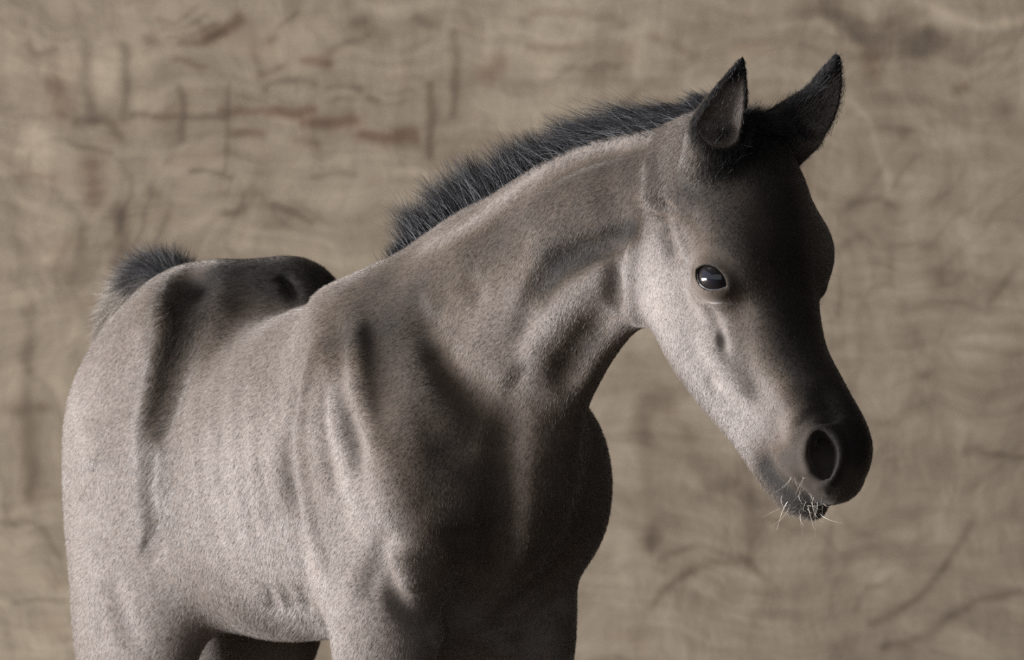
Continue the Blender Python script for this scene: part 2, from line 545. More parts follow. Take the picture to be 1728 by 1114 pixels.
# ---------------------------------------------------------------------------
# coat tone (0 pale mushroom grey, 1 black) and hair length over the body
# ---------------------------------------------------------------------------
def field(P, items, base):
    """items: (pixels, sigma, target, weight) painted in order along the surface"""
    out = np.full(len(P), base)
    for pts, sig, val, wt in items:
        s = Stroke(pts, sig, 1)
        lo, hi = s.c.min(0)-2.5*sig, s.c.max(0)+2.5*sig
        m = np.all((P > lo) & (P < hi), axis=1)
        if m.any():
            w = np.exp(-s.dist2(P[m])/(sig*sig))*wt
            out[m] = out[m]*(1-w)+val*w
    return out
def C_(pix): return cast(pix)
TONES = [
    (C_([(150, 700), (170, 850), (180, 1000)]), .10, .27, .85),  # haunch highlight put into a paler tone
    (C_([(400, 800), (430, 930), (540, 1000)]), .10, .20, .9),
    (C_([(570, 660), (585, 760), (640, 900)]), .035, .16, .9),  # silvery triceps highlight painted as pale coat
    (C_([(600, 980), (620, 1080)]), .05, .30, .7),
    (C_([(1062, 440), (1005, 470), (950, 520), (912, 580), (890, 650)]), .016, .14, .9),  # lit windpipe ridge painted pale
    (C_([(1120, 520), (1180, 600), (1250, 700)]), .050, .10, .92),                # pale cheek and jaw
    (C_([(1100, 430), (1105, 500)]), .028, .10, .9),
    (C_([(1340, 690), (1310, 660)]), .022, .16, .85),
    (C_([(800, 560), (860, 520), (840, 600)]), .050, .30, .7),
    (C_([(930, 420), (1040, 320), (1060, 270), (900, 360), (800, 430)]), .045, .70, .85),      # brown upper neck, darkened in tone for the low light
    (C_([(1095, 230), (1000, 246), (930, 277), (860, 327), (790, 378), (715, 420)]), .010, .20, .8),          # paler strip under the mane, skylight on the crest put into tone
    (C_([(1130, 255), (1120, 320)]), .022, .34, .7),
    (C_([(1290, 230), (1310, 300), (1330, 400), (1335, 500), (1350, 580), (1400, 670)]), .040, .88, .95),     # forehead and nose ridge: black hair plus shade put into the tone
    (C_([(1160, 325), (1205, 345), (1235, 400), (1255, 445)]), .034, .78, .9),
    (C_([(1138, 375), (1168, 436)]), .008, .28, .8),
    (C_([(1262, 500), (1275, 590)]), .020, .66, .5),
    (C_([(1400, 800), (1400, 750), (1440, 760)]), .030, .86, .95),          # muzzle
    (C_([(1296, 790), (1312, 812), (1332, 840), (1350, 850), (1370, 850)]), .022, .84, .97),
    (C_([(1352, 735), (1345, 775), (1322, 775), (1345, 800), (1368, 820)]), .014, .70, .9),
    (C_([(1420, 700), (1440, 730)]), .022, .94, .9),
    (C_([(1176, 462), (1186, 486), (1205, 492), (1222, 484), (1214, 456), (1196, 448)]), .006, .85, .75),
    (C_([(1236, 250), (1270, 225), (1300, 210)]), .026, .99, 1),       # poll between the ears
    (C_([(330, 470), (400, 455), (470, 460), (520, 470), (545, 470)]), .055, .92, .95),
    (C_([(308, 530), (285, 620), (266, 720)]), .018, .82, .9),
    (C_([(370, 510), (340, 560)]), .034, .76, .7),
    (C_([(640, 480), (580, 560), (660, 540), (700, 500)]), .040, .74, .8),  # withers: shade above the low light painted into the coat
    (C_([(660, 560), (690, 620), (730, 700), (770, 800), (800, 880)]), .058, .76, .85),           # brown shoulder patch, part hair colour, part shade painted in
    (C_([(905, 490), (945, 445), (1000, 425), (1066, 388)]), .014, .93, .95),  # jugular groove: dark hair with the groove's shading added to the tone
    (C_([(995, 570), (960, 620)]), .016, .90, .85),  # shading under the windpipe painted as dark tone
    (C_([(920, 780), (950, 850), (930, 920)]), .10, .60, .8),  # breast turned from the light, its shade painted in
    (C_([(500, 1040), (545, 1060)]), .028, .06, .7),
]
LENS = [
    (C_([(1120, 480), (1250, 560), (1330, 680)]), .10, .0042, 1),
    (C_([(1300, 330), (1330, 480)]), .07, .0042, 1),
    (C_([(1400, 790), (1350, 810)]), .034, .0018, 1),
    (C_([(1201, 469)]), .025, .0018, .9),
    (C_([(300, 500), (280, 620), (262, 740), (262, 860)]), .030, .0150, .9),
    (C_([(480, 1060), (540, 1060)]), .035, .018, .9),
    (C_([(1215, 240), (1280, 220)]), .030, .014, .9),
    (C_([(1110, 260), (1110, 310)]), .020, .010, .8),
]
EARS = [Chain(ep, [.03]*5, [.03]*5, V(1, 0, 0)), Chain(fp, [.034]*5, [.03]*5, V(1, 0, 0))]
BASE_TONE = .42
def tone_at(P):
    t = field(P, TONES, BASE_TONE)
    for i, pts in enumerate((ep, fp)):
        s = Stroke(pts, 1, 1)
        d = np.sqrt(s.dist2(P))
        h = np.clip((P[:, 2]-pts[0][2])/(pts[-1][2]-pts[0][2]), 0, 1)
        w = np.clip(1-(d-.030)/.01, 0, 1)*np.clip((h-(.22 if i == 0 else 0))*4, 0, 1)
        side = .60 if i == 0 else .88
        v = side+(1-side)*np.clip((h-.62)/.2, 0, 1)
        t = t*(1-w)+v*w
        # paler skin and hair inside the shell, black rim
        cut = CUT[i].ev(P)
        inn = np.clip(1-np.abs(cut)/.0012, 0, 1)*np.clip((h-.05)*8, 0, 1)*np.clip((.85-h)*8, 0, 1)
        t = t*(1-inn)+(.02 if i == 0 else .25)*inn
        rim = np.exp(-((cut-.0042)/(.0042 if i == 0 else .0026))**2)*np.clip(h*5, 0, 1)
        t = t*(1-rim)+.98*rim
    # deep recesses of nostrils are bare dark skin
    return np.clip(t, 0, 1)

COAT_STOPS = [(0.0, (.30, .268, .253)), (.30, (.152, .129, .117)), (.55, (.072, .055, .043)), (.80, (.022, .019, .0175)), (1.0, (.008, .0075, .008))]
def coat_material(name, hair=False):
    m, nt, b = material(name)
    L = nt.links
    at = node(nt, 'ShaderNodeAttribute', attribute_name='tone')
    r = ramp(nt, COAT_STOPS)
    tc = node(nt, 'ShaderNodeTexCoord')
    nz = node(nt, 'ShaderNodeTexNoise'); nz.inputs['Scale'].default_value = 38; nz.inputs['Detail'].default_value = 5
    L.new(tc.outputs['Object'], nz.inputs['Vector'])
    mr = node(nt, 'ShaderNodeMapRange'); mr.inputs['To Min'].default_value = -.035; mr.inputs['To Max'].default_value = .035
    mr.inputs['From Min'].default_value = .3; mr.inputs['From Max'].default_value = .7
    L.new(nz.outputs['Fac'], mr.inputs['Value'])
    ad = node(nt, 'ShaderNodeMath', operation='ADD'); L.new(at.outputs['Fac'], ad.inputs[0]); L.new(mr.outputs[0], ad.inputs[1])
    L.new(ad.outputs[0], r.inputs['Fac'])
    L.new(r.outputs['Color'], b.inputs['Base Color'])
    b.inputs['Roughness'].default_value = .52 if hair else .75
    sp_ = node(nt, 'ShaderNodeMapRange'); sp_.inputs['From Min'].default_value = .3; sp_.inputs['From Max'].default_value = .85; sp_.inputs['To Min'].default_value = .5 if hair else .2; sp_.inputs['To Max'].default_value = .12
    L.new(at.outputs['Fac'], sp_.inputs['Value']); L.new(sp_.outputs[0], b.inputs['Specular IOR Level'])
    b.inputs['Specular Tint'].default_value = (.93, .95, 1, 1)
    sw_ = node(nt, 'ShaderNodeMapRange'); sw_.inputs['From Min'].default_value = .2; sw_.inputs['From Max'].default_value = .9; sw_.inputs['To Min'].default_value = .75; sw_.inputs['To Max'].default_value = .06
    L.new(at.outputs['Fac'], sw_.inputs['Value']); L.new(sw_.outputs[0], b.inputs['Sheen Weight'])
    b.inputs['Sheen Roughness'].default_value = .35
    b.inputs['Sheen Tint'].default_value = (1.0, .93, .90, 1)
    return m
M_SKIN = coat_material('coat_skin')
M_FUR = coat_material('coat_hair', True)

# ---------------------------------------------------------------------------
# the foal's body: skin surface with a short coat growing from it
# ---------------------------------------------------------------------------
def quad_normals(Vt, Q):
    a = Vt[Q[:, 2]]-Vt[Q[:, 0]]; b = Vt[Q[:, 3]]-Vt[Q[:, 1]]
    n = np.cross(a, b)
    return n
qn = quad_normals(BV, BQ)
area_ = np.linalg.norm(qn, axis=1)*.5
VN = np.zeros_like(BV)
for k in range(4):
    for j in range(3): VN[:, j] += np.bincount(BQ[:, k], weights=qn[:, j], minlength=len(BV))
VN /= np.maximum(np.linalg.norm(VN, axis=1), 1e-12)[:, None]
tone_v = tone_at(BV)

def flow_noise(P, f, seed):
    r_ = np.random.default_rng(seed)
    out = np.zeros(len(P))
    for i in range(5):
        k = r_.normal(size=3)*f*(1+.6*i); out += np.sin(P@k+r_.uniform(0, 6.28))/(1+.5*i)
    return out/2.2

def grow_coat(n):
    cen = BV[BQ].mean(1)
    nn = qn/np.maximum(np.linalg.norm(qn, axis=1), 1e-12)[:, None]
    to_cam = CAM-cen; to_cam /= np.linalg.norm(to_cam, axis=1)[:, None]
    facing = np.einsum('ij,ij->i', nn, to_cam)
    dens = np.where(facing > -.15, 1, .22)*np.clip((cen[:, 2]-.42)/.08, .12, 1)
    headish = np.clip(1-np.linalg.norm(cen-Hm(1300, 520), axis=1)/.28, 0, 1)
    dens = dens*(1+2.2*headish)
    w = area_*dens; w /= w.sum()
    q = rng.choice(len(BQ), size=n, p=w)
    u, v = rng.random(n)[:, None], rng.random(n)[:, None]
    def lerp(A):
        a, b, c, d = (A[BQ[q, k]] for k in range(4))
        if A.ndim == 1: a, b, c, d = (x[:, None] for x in (a, b, c, d))
        return (a*(1-u)+b*u)*(1-v)+(d*(1-u)+c*u)*v
    P = lerp(BV); Nn = lerp(VN); Nn /= np.linalg.norm(Nn, axis=1)[:, None]
    t = lerp(tone_v)[:, 0]
    ln = field(P, LENS, .0062)
    keep = np.ones(n, bool)
    for C, *_ in EYES: keep &= np.linalg.norm(P-C, axis=1) > EYE_R+.0048
    for p in LATE:
        if p.op == '-' and not isinstance(p, Almond): keep &= p.ev(P) > .0015
    hooves = P[:, 2] < .055
    keep &= ~hooves
    # ear shells: sparse, longer, dark-rooted hair inside
    for c in CUT:
        ins = np.abs(c.ev(P)) < .002
        ln = np.where(ins, .006, ln)
    P, Nn, t, ln = P[keep], Nn[keep], t[keep], ln[keep]
    m = len(P)
    hw = np.clip(1-np.linalg.norm((P-Hm(1290, 500))/V(.16, .2, .22), axis=1), 0, .3)/.3
    D = (BX*.62-UP*.72)[None]*(1-hw[:, None])+(-FX*.45-UP*.75)[None]*hw[:, None]
    sw = flow_noise(P, 14, 3)*.28+rng.normal(size=m)*.13
    D = D-Nn*np.einsum('ij,ij->i', D, Nn)[:, None]
    D /= np.maximum(np.linalg.norm(D, axis=1), 1e-9)[:, None]
    B = np.cross(Nn, D)
    D = D*np.cos(sw)[:, None]+B*np.sin(sw)[:, None]
    lift = np.abs(rng.normal(.26, .10, m))+.02*flow_noise(P, 90, 9)
    ax = D*np.cos(lift)[:, None]+Nn*np.sin(lift)[:, None]
    B = np.cross(Nn, D)
    roll = rng.normal(0, .5, m)
    N2 = np.cross(ax, B)
    S_ = B*np.cos(roll)[:, None]+N2*np.sin(roll)[:, None]
    ln = ln*rng.uniform(.6, 1.25, m)
    wd = np.clip(ln*.036, .00012, .00023)*rng.uniform(.7, 1.3, m)
    root = P-Nn*.0004
    a = root-S_*wd[:, None]; b = root+S_*wd[:, None]
    c = root+ax*ln[:, None]-Nn*(ln*.06)[:, None]
    tv = np.clip(t+rng.normal(0, .055, m), 0, 1)
    X = np.stack([a, b, c], 1).reshape(-1, 3)
    return X, np.repeat(tv, 3)

nb = len(BV)
if FUR:
    FX_, FT_ = grow_coat(FUR)
    tri = (np.arange(len(FX_)).reshape(-1, 3)+nb)
    AV = np.vstack([BV, FX_]); AT = np.concatenate([tone_v, FT_])
else:
    tri = np.zeros((0, 3), int); AV, AT = BV, tone_v
me = mesh_from('foal', AV, BQ, tri)
print('body mesh', len(me.vertices), len(me.polygons))
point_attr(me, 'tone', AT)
sm = np.zeros(len(me.polygons), bool); sm[:len(BQ)] = True
me.polygons.foreach_set('use_smooth', sm)
mi = np.ones(len(me.polygons), np.int32); mi[:len(BQ)] = 0
me.polygons.foreach_set('material_index', mi)
me.materials.append(M_SKIN); me.materials.append(M_FUR)
foal = bpy.data.objects.new('foal', me); COL.objects.link(foal)
tag(foal, 'young dark grey-brown foal with black bristly mane, standing with its head turned and lowered', 'foal')

def child(name, me_, mat, label=None):
    me_.materials.append(mat)
    o = bpy.data.objects.new(name, me_); COL.objects.link(o); o.parent = foal
    if label: o['label'] = label
    return o

# ---------------------------------------------------------------------------
# long hair: strands as tapered ribbons
# ---------------------------------------------------------------------------
def strands(roots, dirs, bends, length, width, seg=5, curl=.0, tones=None):
    """each strand starts along dirs and turns towards bends"""
    n = len(roots)
    P = roots.copy(); d = dirs/np.linalg.norm(dirs, axis=1)[:, None]
    side = np.cross(d, rng.normal(size=(n, 3))); side /= np.linalg.norm(side, axis=1)[:, None]
    cv = rng.normal(size=(n, 3))*curl
    pts = []
    for i in range(seg+1):
        f = i/seg
        w = (width*(1-f)**.7*.5)[:, None]+.00001
        pts += [P-side*w, P+side*w]
        d = d*(1-.9/seg*1.0)+bends*(.9/seg)+cv*(1/seg)
        d /= np.linalg.norm(d, axis=1)[:, None]
        P = P+d*(length/seg)[:, None]
    X = np.stack(pts, 1)                                  # n, 2(seg+1), 3
    k = 2*(seg+1)
    q = np.array([[2*i, 2*i+1, 2*i+3, 2*i+2] for i in range(seg)])
    Q = (np.arange(n)[:, None, None]*k+q[None]).reshape(-1, 4)
    T_ = np.repeat(tones if tones is not None else np.full(n, .95), k)
    return X.reshape(-1, 3), Q, T_
def hair_object(name, sets, mat, label=None, extra=None):
    vs, qs, ts, off = [], [], [], 0
    for X, Q, T_ in sets:
        vs.append(X); qs.append(Q+off); ts.append(T_); off += len(X)
    me_ = mesh_from(name, np.vstack(vs), np.vstack(qs))
    point_attr(me_, 'tone', np.concatenate(ts))
    me_.polygons.foreach_set('use_smooth', np.ones(len(me_.polygons), bool))
    return child(name, me_, mat, label)
def snap(P, it=4):
    """pull points onto the body surface and return them with their normals"""
    for _ in range(it):
        e = 1e-3
        d = sdf(P)
        g = np.stack([sdf(P+V(*[e if j == k else 0 for j in range(3)]))-d for k in range(3)], 1)/e
        g /= np.maximum(np.linalg.norm(g, axis=1), 1e-6)[:, None]
        P = P-g*np.clip(d, -.02, .02)[:, None]
    return P, g

M_MANE, nt, b = material('mane_hair')
at = node(nt, 'ShaderNodeAttribute', attribute_name='tone')
r = ramp(nt, [(0, (.42, .38, .34)), (.45, (.16, .14, .13)), (.75, (.035, .033, .036)), (1, (.010, .010, .012))])
nt.links.new(at.outputs['Fac'], r.inputs['Fac']); nt.links.new(r.outputs['Color'], b.inputs['Base Color'])
b.inputs['Roughness'].default_value = .5; b.inputs['Specular IOR Level'].default_value = .25
b.inputs['Specular Tint'].default_value = (.9, .94, 1, 1)

# mane along the crest
crest_px = [(655, 445), (700, 422), (760, 385), (820, 335), (880, 295), (940, 262), (1000, 242), (1060, 232), (1120, 222), (1175, 215), (1215, 205)]
ax_ = [Tr(600, 450), *[At(px, py, y) for px, py, y, _, _ in nk], Hm(1205, 262), Hm(1262, 250)]
xs = np.linspace(At(682, 430, .15)[0], Hm(1236, 200)[0], 60)
ys = np.interp(xs, [p[0] for p in ax_], [p[1] for p in ax_])
zz_ = np.linspace(1.25, .85, 400)
cl = []
for x_0, y_0 in zip(xs, ys):
    d_ = sdf(np.stack([np.full(400, x_0), np.full(400, y_0), zz_], 1), prims=PR[:EAR0])
    cl.append((x_0, y_0, zz_[np.argmax(d_ < 0)]))
cl = np.array(cl)
tan = np.gradient(cl, axis=0); tan = np.array([tan[max(0, i-3):i+4].mean(0) for i in range(60)]); tan /= np.linalg.norm(tan, axis=1)[:, None]
nst = 30000
tt = rng.uniform(0, 1, nst)*(len(cl)-1.001)
i0 = tt.astype(int); fr = (tt-i0)[:, None]
cc = cl[i0]*(1-fr)+cl[i0+1]*fr; tg = tan[i0]
upn = UP[None]-tg*tg[:, 2:3]; upn /= np.linalg.norm(upn, axis=1)[:, None]
lat = np.cross(tg, upn)
R0, G0 = snap(cc+lat*(rng.normal(0, .0125, nst))[:, None])
u_ = tt/(len(cl)-1)
env = np.clip(u_/.06, .35, 1)*np.clip((1.02-u_)/.25, .45, 1)
tuft = 1+.28*np.sin(u_*95+1.5*np.sin(u_*31))+.0*u_
ln = (.044+.004*np.sin(u_*9))*env*tuft*rng.uniform(.55, 1.15, nst)
ln = ln*(1+.35*np.clip((u_-.5)/.2, 0, 1))
low = np.clip((u_-.42)/.22, 0, 1)[:, None]                # the upper mane is swept back and lies over
dirs = upn*(1.0-.30*low)-tg*(.30+.65*low)+rng.normal(size=(nst, 3))*.13
bend = upn*(.60-.52*low)-tg*(.50+.75*low)+NX[None]*(.05+.12*low)+rng.normal(size=(nst, 3))*.15-UP[None]*.10*low
t_m = np.clip(rng.normal(.96, .07, nst), .5, 1)
mane = hair_object('mane', [strands(R0-G0*.001, dirs, bend, ln, np.full(nst, .00042), 6, .35, t_m)], M_MANE, 'short black bristly mane')

# forelock between and below the ears
nf = 5200
a_, b_ = rng.random(nf), rng.normal(size=nf)
base = Hm(1250, 235)[None]*(1-a_[:, None])+Hm(1285, 262)[None]*a_[:, None]+NX[None]*(b_*.015)[:, None]
Rf, Gf = snap(base+UP*.02)
dirs = Gf*.8+FX[None]*.35+rng.normal(size=(nf, 3))*.25+UP*.2
bend = FX[None]*.5-UP[None]*.6+rng.normal(size=(nf, 3))*.3
n2 = 1500
Rb, Gb = snap(Hd(1205, 272, .045)[None]+rng.random(n2)[:, None]*(Hd(1246, 262, .02)-Hd(1205, 272, .045))[None]+rng.normal(size=(n2, 3))*.006)
fz = strands(Rb-Gb*.001, Gb*.8+UP*.7+rng.normal(size=(n2, 3))*.3, UP*.8+FX*.3+rng.normal(size=(n2, 3))*.3, rng.uniform(.010, .020, n2), np.full(n2, .0003), 4, .3, np.full(n2, .95))
forelock = hair_object('forelock', [fz, strands(Rf-Gf*.001, dirs, bend, rng.uniform(.014, .030, nf)*(1-.3*a_), np.full(nf, .00034), 5, .3, np.clip(rng.normal(.93, .06, nf), .6, 1))], M_MANE, 'black fuzzy forelock')

# fringe hair along the ears
fs = []
for i, pts in enumerate((ep, fp)):
    n_ = 500 if i == 0 else 5000
    s_ = spline(pts, 10); k_ = (rng.random(n_)**1.3*(len(s_)-8-(14 if i == 0 else 0))).astype(int)+(14 if i == 0 else 0)
    base = s_[k_]+rng.normal(size=(n_, 3))*.014
    Re, Ge = snap(base)
    tg = nrm(pts[-1]-pts[0])
    dirs = Ge*.45+tg[None]*.75+rng.normal(size=(n_, 3))*.15
    sc_ = 1-.65*k_/len(s_)
    fs.append(strands(Re-Ge*.0008, dirs, tg[None]*1.0+Ge*.1+np.zeros((n_, 3)), rng.uniform(.005, .0105, n_)*sc_*(1 if i == 0 else 1.3), np.full(n_, .00026), 3, .2,
                      np.clip(rng.normal(.72 if i == 0 else .88, .08, n_), .3, 1)))
ear_hair = hair_object('ear_fringe', fs, M_MANE, 'dark fringe hair on the ears')

# tail: a short raised dock covered in fluffy hair
dock = spline([T(.600, 0, .930), T(.635, 0, .948), T(.675, 0, .948), T(.712, 0, .930), T(.730, 0, .905), T(.735, 0, .885)], 8)
bm_v, bm_q = [], []
tan_d = np.gradient(dock, axis=0); tan_d /= np.linalg.norm(tan_d, axis=1)[:, None]
for i, (p, t_) in enumerate(zip(dock, tan_d)):
    up_ = np.cross(RX, t_); rr = .017*(1-.5*i/len(dock))
    for k in range(12):
        th = k*math.pi/6
        bm_v.append(p+RX*rr*math.cos(th)+up_*rr*math.sin(th))
for i in range(len(dock)-1):
    for k in range(12): bm_q.append([i*12+k, i*12+(k+1) % 12, (i+1)*12+(k+1) % 12, (i+1)*12+k])
nt_ = 15000
k_ = (rng.random(nt_)*(len(dock)-1)).astype(int)
th = rng.uniform(0, 2*math.pi, nt_)
upd = np.cross(RX[None], tan_d[k_])
rad = RX[None]*np.cos(th)[:, None]+upd*np.sin(th)[:, None]
Rt = dock[k_]+rad*.012
dirs = rad*.9+tan_d[k_]*.55+rng.normal(size=(nt_, 3))*.22
bend = rad*.35+tan_d[k_]*.8-UP[None]*.15+rng.normal(size=(nt_, 3))*.2
under = np.clip(-rad@UP, 0, 1)
tt_ = np.clip(.84-.45*under-.75*np.clip((k_/len(dock)-.42)/.15, 0, 1)*np.clip(.75+under, 0, 1)+rng.normal(0, .07, nt_), .12, 1)
tail = hair_object('tail', [(np.array(bm_v), np.array(bm_q), np.full(len(bm_v), .85)),
       strands(Rt, dirs, bend, rng.uniform(.018, .038, nt_)*(1-.1*k_/len(dock)), np.full(nt_, .00036), 6, .35, tt_)], M_MANE, 'short fluffy raised tail, black above and pale below')

# whiskers on chin and muzzle
M_WH, nt, b = material('whisker_hair')
b.inputs['Base Color'].default_value = (.62, .57, .50, 1); b.inputs['Roughness'].default_value = .35
wp = [(1326, 850), (1338, 856), (1348, 860), (1358, 861), (1368, 857), (1378, 852), (1362, 848), (1374, 840), (1388, 838), (1345, 852), (1375, 848)]
base = cast(wp)
NW = 60
idx = rng.integers(0, len(base), NW)
Rw, Gw = snap(base[idx]+rng.normal(size=(NW, 3))*.005)
dirs = Gw*.9-UP*.5+rng.normal(size=(NW, 3))*.45
bend = rng.normal(size=(NW, 3))*.9-UP*.35
w1 = strands(Rw, dirs, bend, rng.uniform(.010, .036, NW), np.full(NW, .00027), 10, 1.6)
wp2 = [(1345, 806), (1352, 815), (1360, 820), (1338, 800)]
base = cast(wp2); idx = rng.integers(0, len(base), 12)
Rw, Gw = snap(base[idx]+rng.normal(size=(12, 3))*.004)
w2 = strands(Rw, Gw-UP*.6+rng.normal(size=(12, 3))*.3, -UP*.5+rng.normal(size=(12, 3))*.5, rng.uniform(.014, .030, 12), np.full(12, .00026), 10, .5)
whisk = hair_object('whiskers', [w1, w2], M_WH, 'pale curly chin whiskers')

# ---------------------------------------------------------------------------
# eyes
# ---------------------------------------------------------------------------
M_EYE, nt, b = material('eye_ball')
tc = node(nt, 'ShaderNodeTexCoord'); sx = node(nt, 'ShaderNodeSeparateXYZ')
nt.links.new(tc.outputs['Object'], sx.inputs[0])
# local x along the lids, y up, z outwards: wide horizontal pupil in a dark brown iris
m1 = node(nt, 'ShaderNodeMath', operation='MULTIPLY'); m1.inputs[1].default_value = 1/.0085; nt.links.new(sx.outputs[0], m1.inputs[0])
m2 = node(nt, 'ShaderNodeMath', operation='MULTIPLY'); m2.inputs[1].default_value = 1/.0055; nt.links.new(sx.outputs[1], m2.inputs[0])
cb = node(nt, 'ShaderNodeCombineXYZ'); nt.links.new(m1.outputs[0], cb.inputs[0]); nt.links.new(m2.outputs[0], cb.inputs[1])
vl = node(nt, 'ShaderNodeVectorMath', operation='LENGTH'); nt.links.new(cb.outputs[0], vl.inputs[0])
r = ramp(nt, [(0, (.006, .007, .012)), (.45, (.007, .008, .014)), (.55, (.010, .009, .011)), (1, (.012, .010, .010))])
hf = node(nt, 'ShaderNodeMath', operation='MULTIPLY'); hf.inputs[1].default_value = .5
nt.links.new(vl.outputs['Value'], hf.inputs[0]); nt.links.new(hf.outputs[0], r.inputs['Fac']); nt.links.new(r.outputs['Color'], b.inputs['Base Color'])
b.inputs['Roughness'].default_value = .04; b.inputs['IOR'].default_value = 1.45
M_LID, nt, b = material('eyelid_rim')
b.inputs['Base Color'].default_value = (.10, .095, .10, 1); b.inputs['Roughness'].default_value = .25
M_LASH, nt, b = material('eyelash_hair')
b.inputs['Base Color'].default_value = (.012, .011, .011, 1); b.inputs['Roughness'].default_value = .5
def ball(name, R_):
    vs, qs = [], []
    nu, nv = 48, 28
    for j in range(nv+1):
        ph = math.pi*j/nv
        for i in range(nu):
            t_ = 2*math.pi*i/nu
            vs.append((R_*math.sin(ph)*math.cos(t_), R_*math.sin(ph)*math.sin(t_), R_*math.cos(ph)))
    for j in range(nv):
        for i in range(nu): qs.append([j*nu+i, j*nu+(i+1) % nu, (j+1)*nu+(i+1) % nu, (j+1)*nu+i][::-1])
    me_ = mesh_from(name, np.array(vs), np.array(qs))
    me_.polygons.foreach_set('use_smooth', np.ones(len(me_.polygons), bool))
    return me_
def tube(name, pts, rads, n=8):
    pts = np.array(pts); tn = np.gradient(pts, axis=0)
    vs, qs = [], []
    for p, t_, r_ in zip(pts, tn, rads):
        t_ = nrm(t_); a = nrm(np.cross(t_, V(.3, .9, .2))); b_ = np.cross(t_, a)
        for k in range(n): vs.append(p+r_*(a*math.cos(2*math.pi*k/n)+b_*math.sin(2*math.pi*k/n)))
    for i in range(len(pts)-1):
        for k in range(n): qs.append([i*n+k, i*n+(k+1) % n, (i+1)*n+(k+1) % n, (i+1)*n+k])
    me_ = mesh_from(name, np.array(vs), np.array(qs)); me_.polygons.foreach_set('use_smooth', np.ones(len(me_.polygons), bool))
    return me_
for C, o_, x_, y_, sd in EYES:
    e = child('eye', ball('eye', EYE_R), M_EYE, 'glossy dark eye')
    Mx = Matrix(((x_[0], y_[0], o_[0], C[0]), (x_[1], y_[1], o_[1], C[1]), (x_[2], y_[2], o_[2], C[2]), (0, 0, 0, 1)))
    e.matrix_world = Mx
    # moist rim of the lower lid and inner corner
    Rl, el = .0191, .0083
    arc = []
    for t_ in np.linspace(-.92, .95, 22):
        xx = t_*math.sqrt(Rl*Rl-el*el)
        yy = el-math.sqrt(max(Rl*Rl-xx*xx, 0))
        zz = math.sqrt(max((EYE_R+.0006)**2-xx*xx-yy*yy, 0))
        arc.append(C+x_*xx+y_*yy+o_*zz)
    lid = child('eyelid', tube('eyelid', arc, [.0007*(.5+.5*math.sin(math.pi*i/21))+.0003 for i in range(22)]), M_LID, 'moist grey lower lid rim')
    # lashes on the upper lid
    nl = 26
    tl = rng.uniform(-.75, .9, nl)
    xx = tl*math.sqrt(Rl*Rl-el*el); yy = -el+np.sqrt(Rl*Rl-xx*xx); zz = np.sqrt(np.maximum((EYE_R+.003)**2-xx*xx-yy*yy, 0))
    Rr = C[None]+x_[None]*xx[:, None]+y_[None]*yy[:, None]+o_[None]*zz[:, None]
    X, Q, T_ = strands(Rr, o_[None]*.9+y_[None]*.15+x_[None]*(tl*.25)[:, None]+rng.normal(size=(nl, 3))*.12, -y_[None]*.5+o_[None]*.6+rng.normal(size=(nl, 3))*.1, rng.uniform(.005, .011, nl), np.full(nl, .00022), 5, .1)
    me_ = mesh_from('eyelashes', X, Q)
    child('eyelashes', me_, M_LASH, 'dark upper eyelashes')

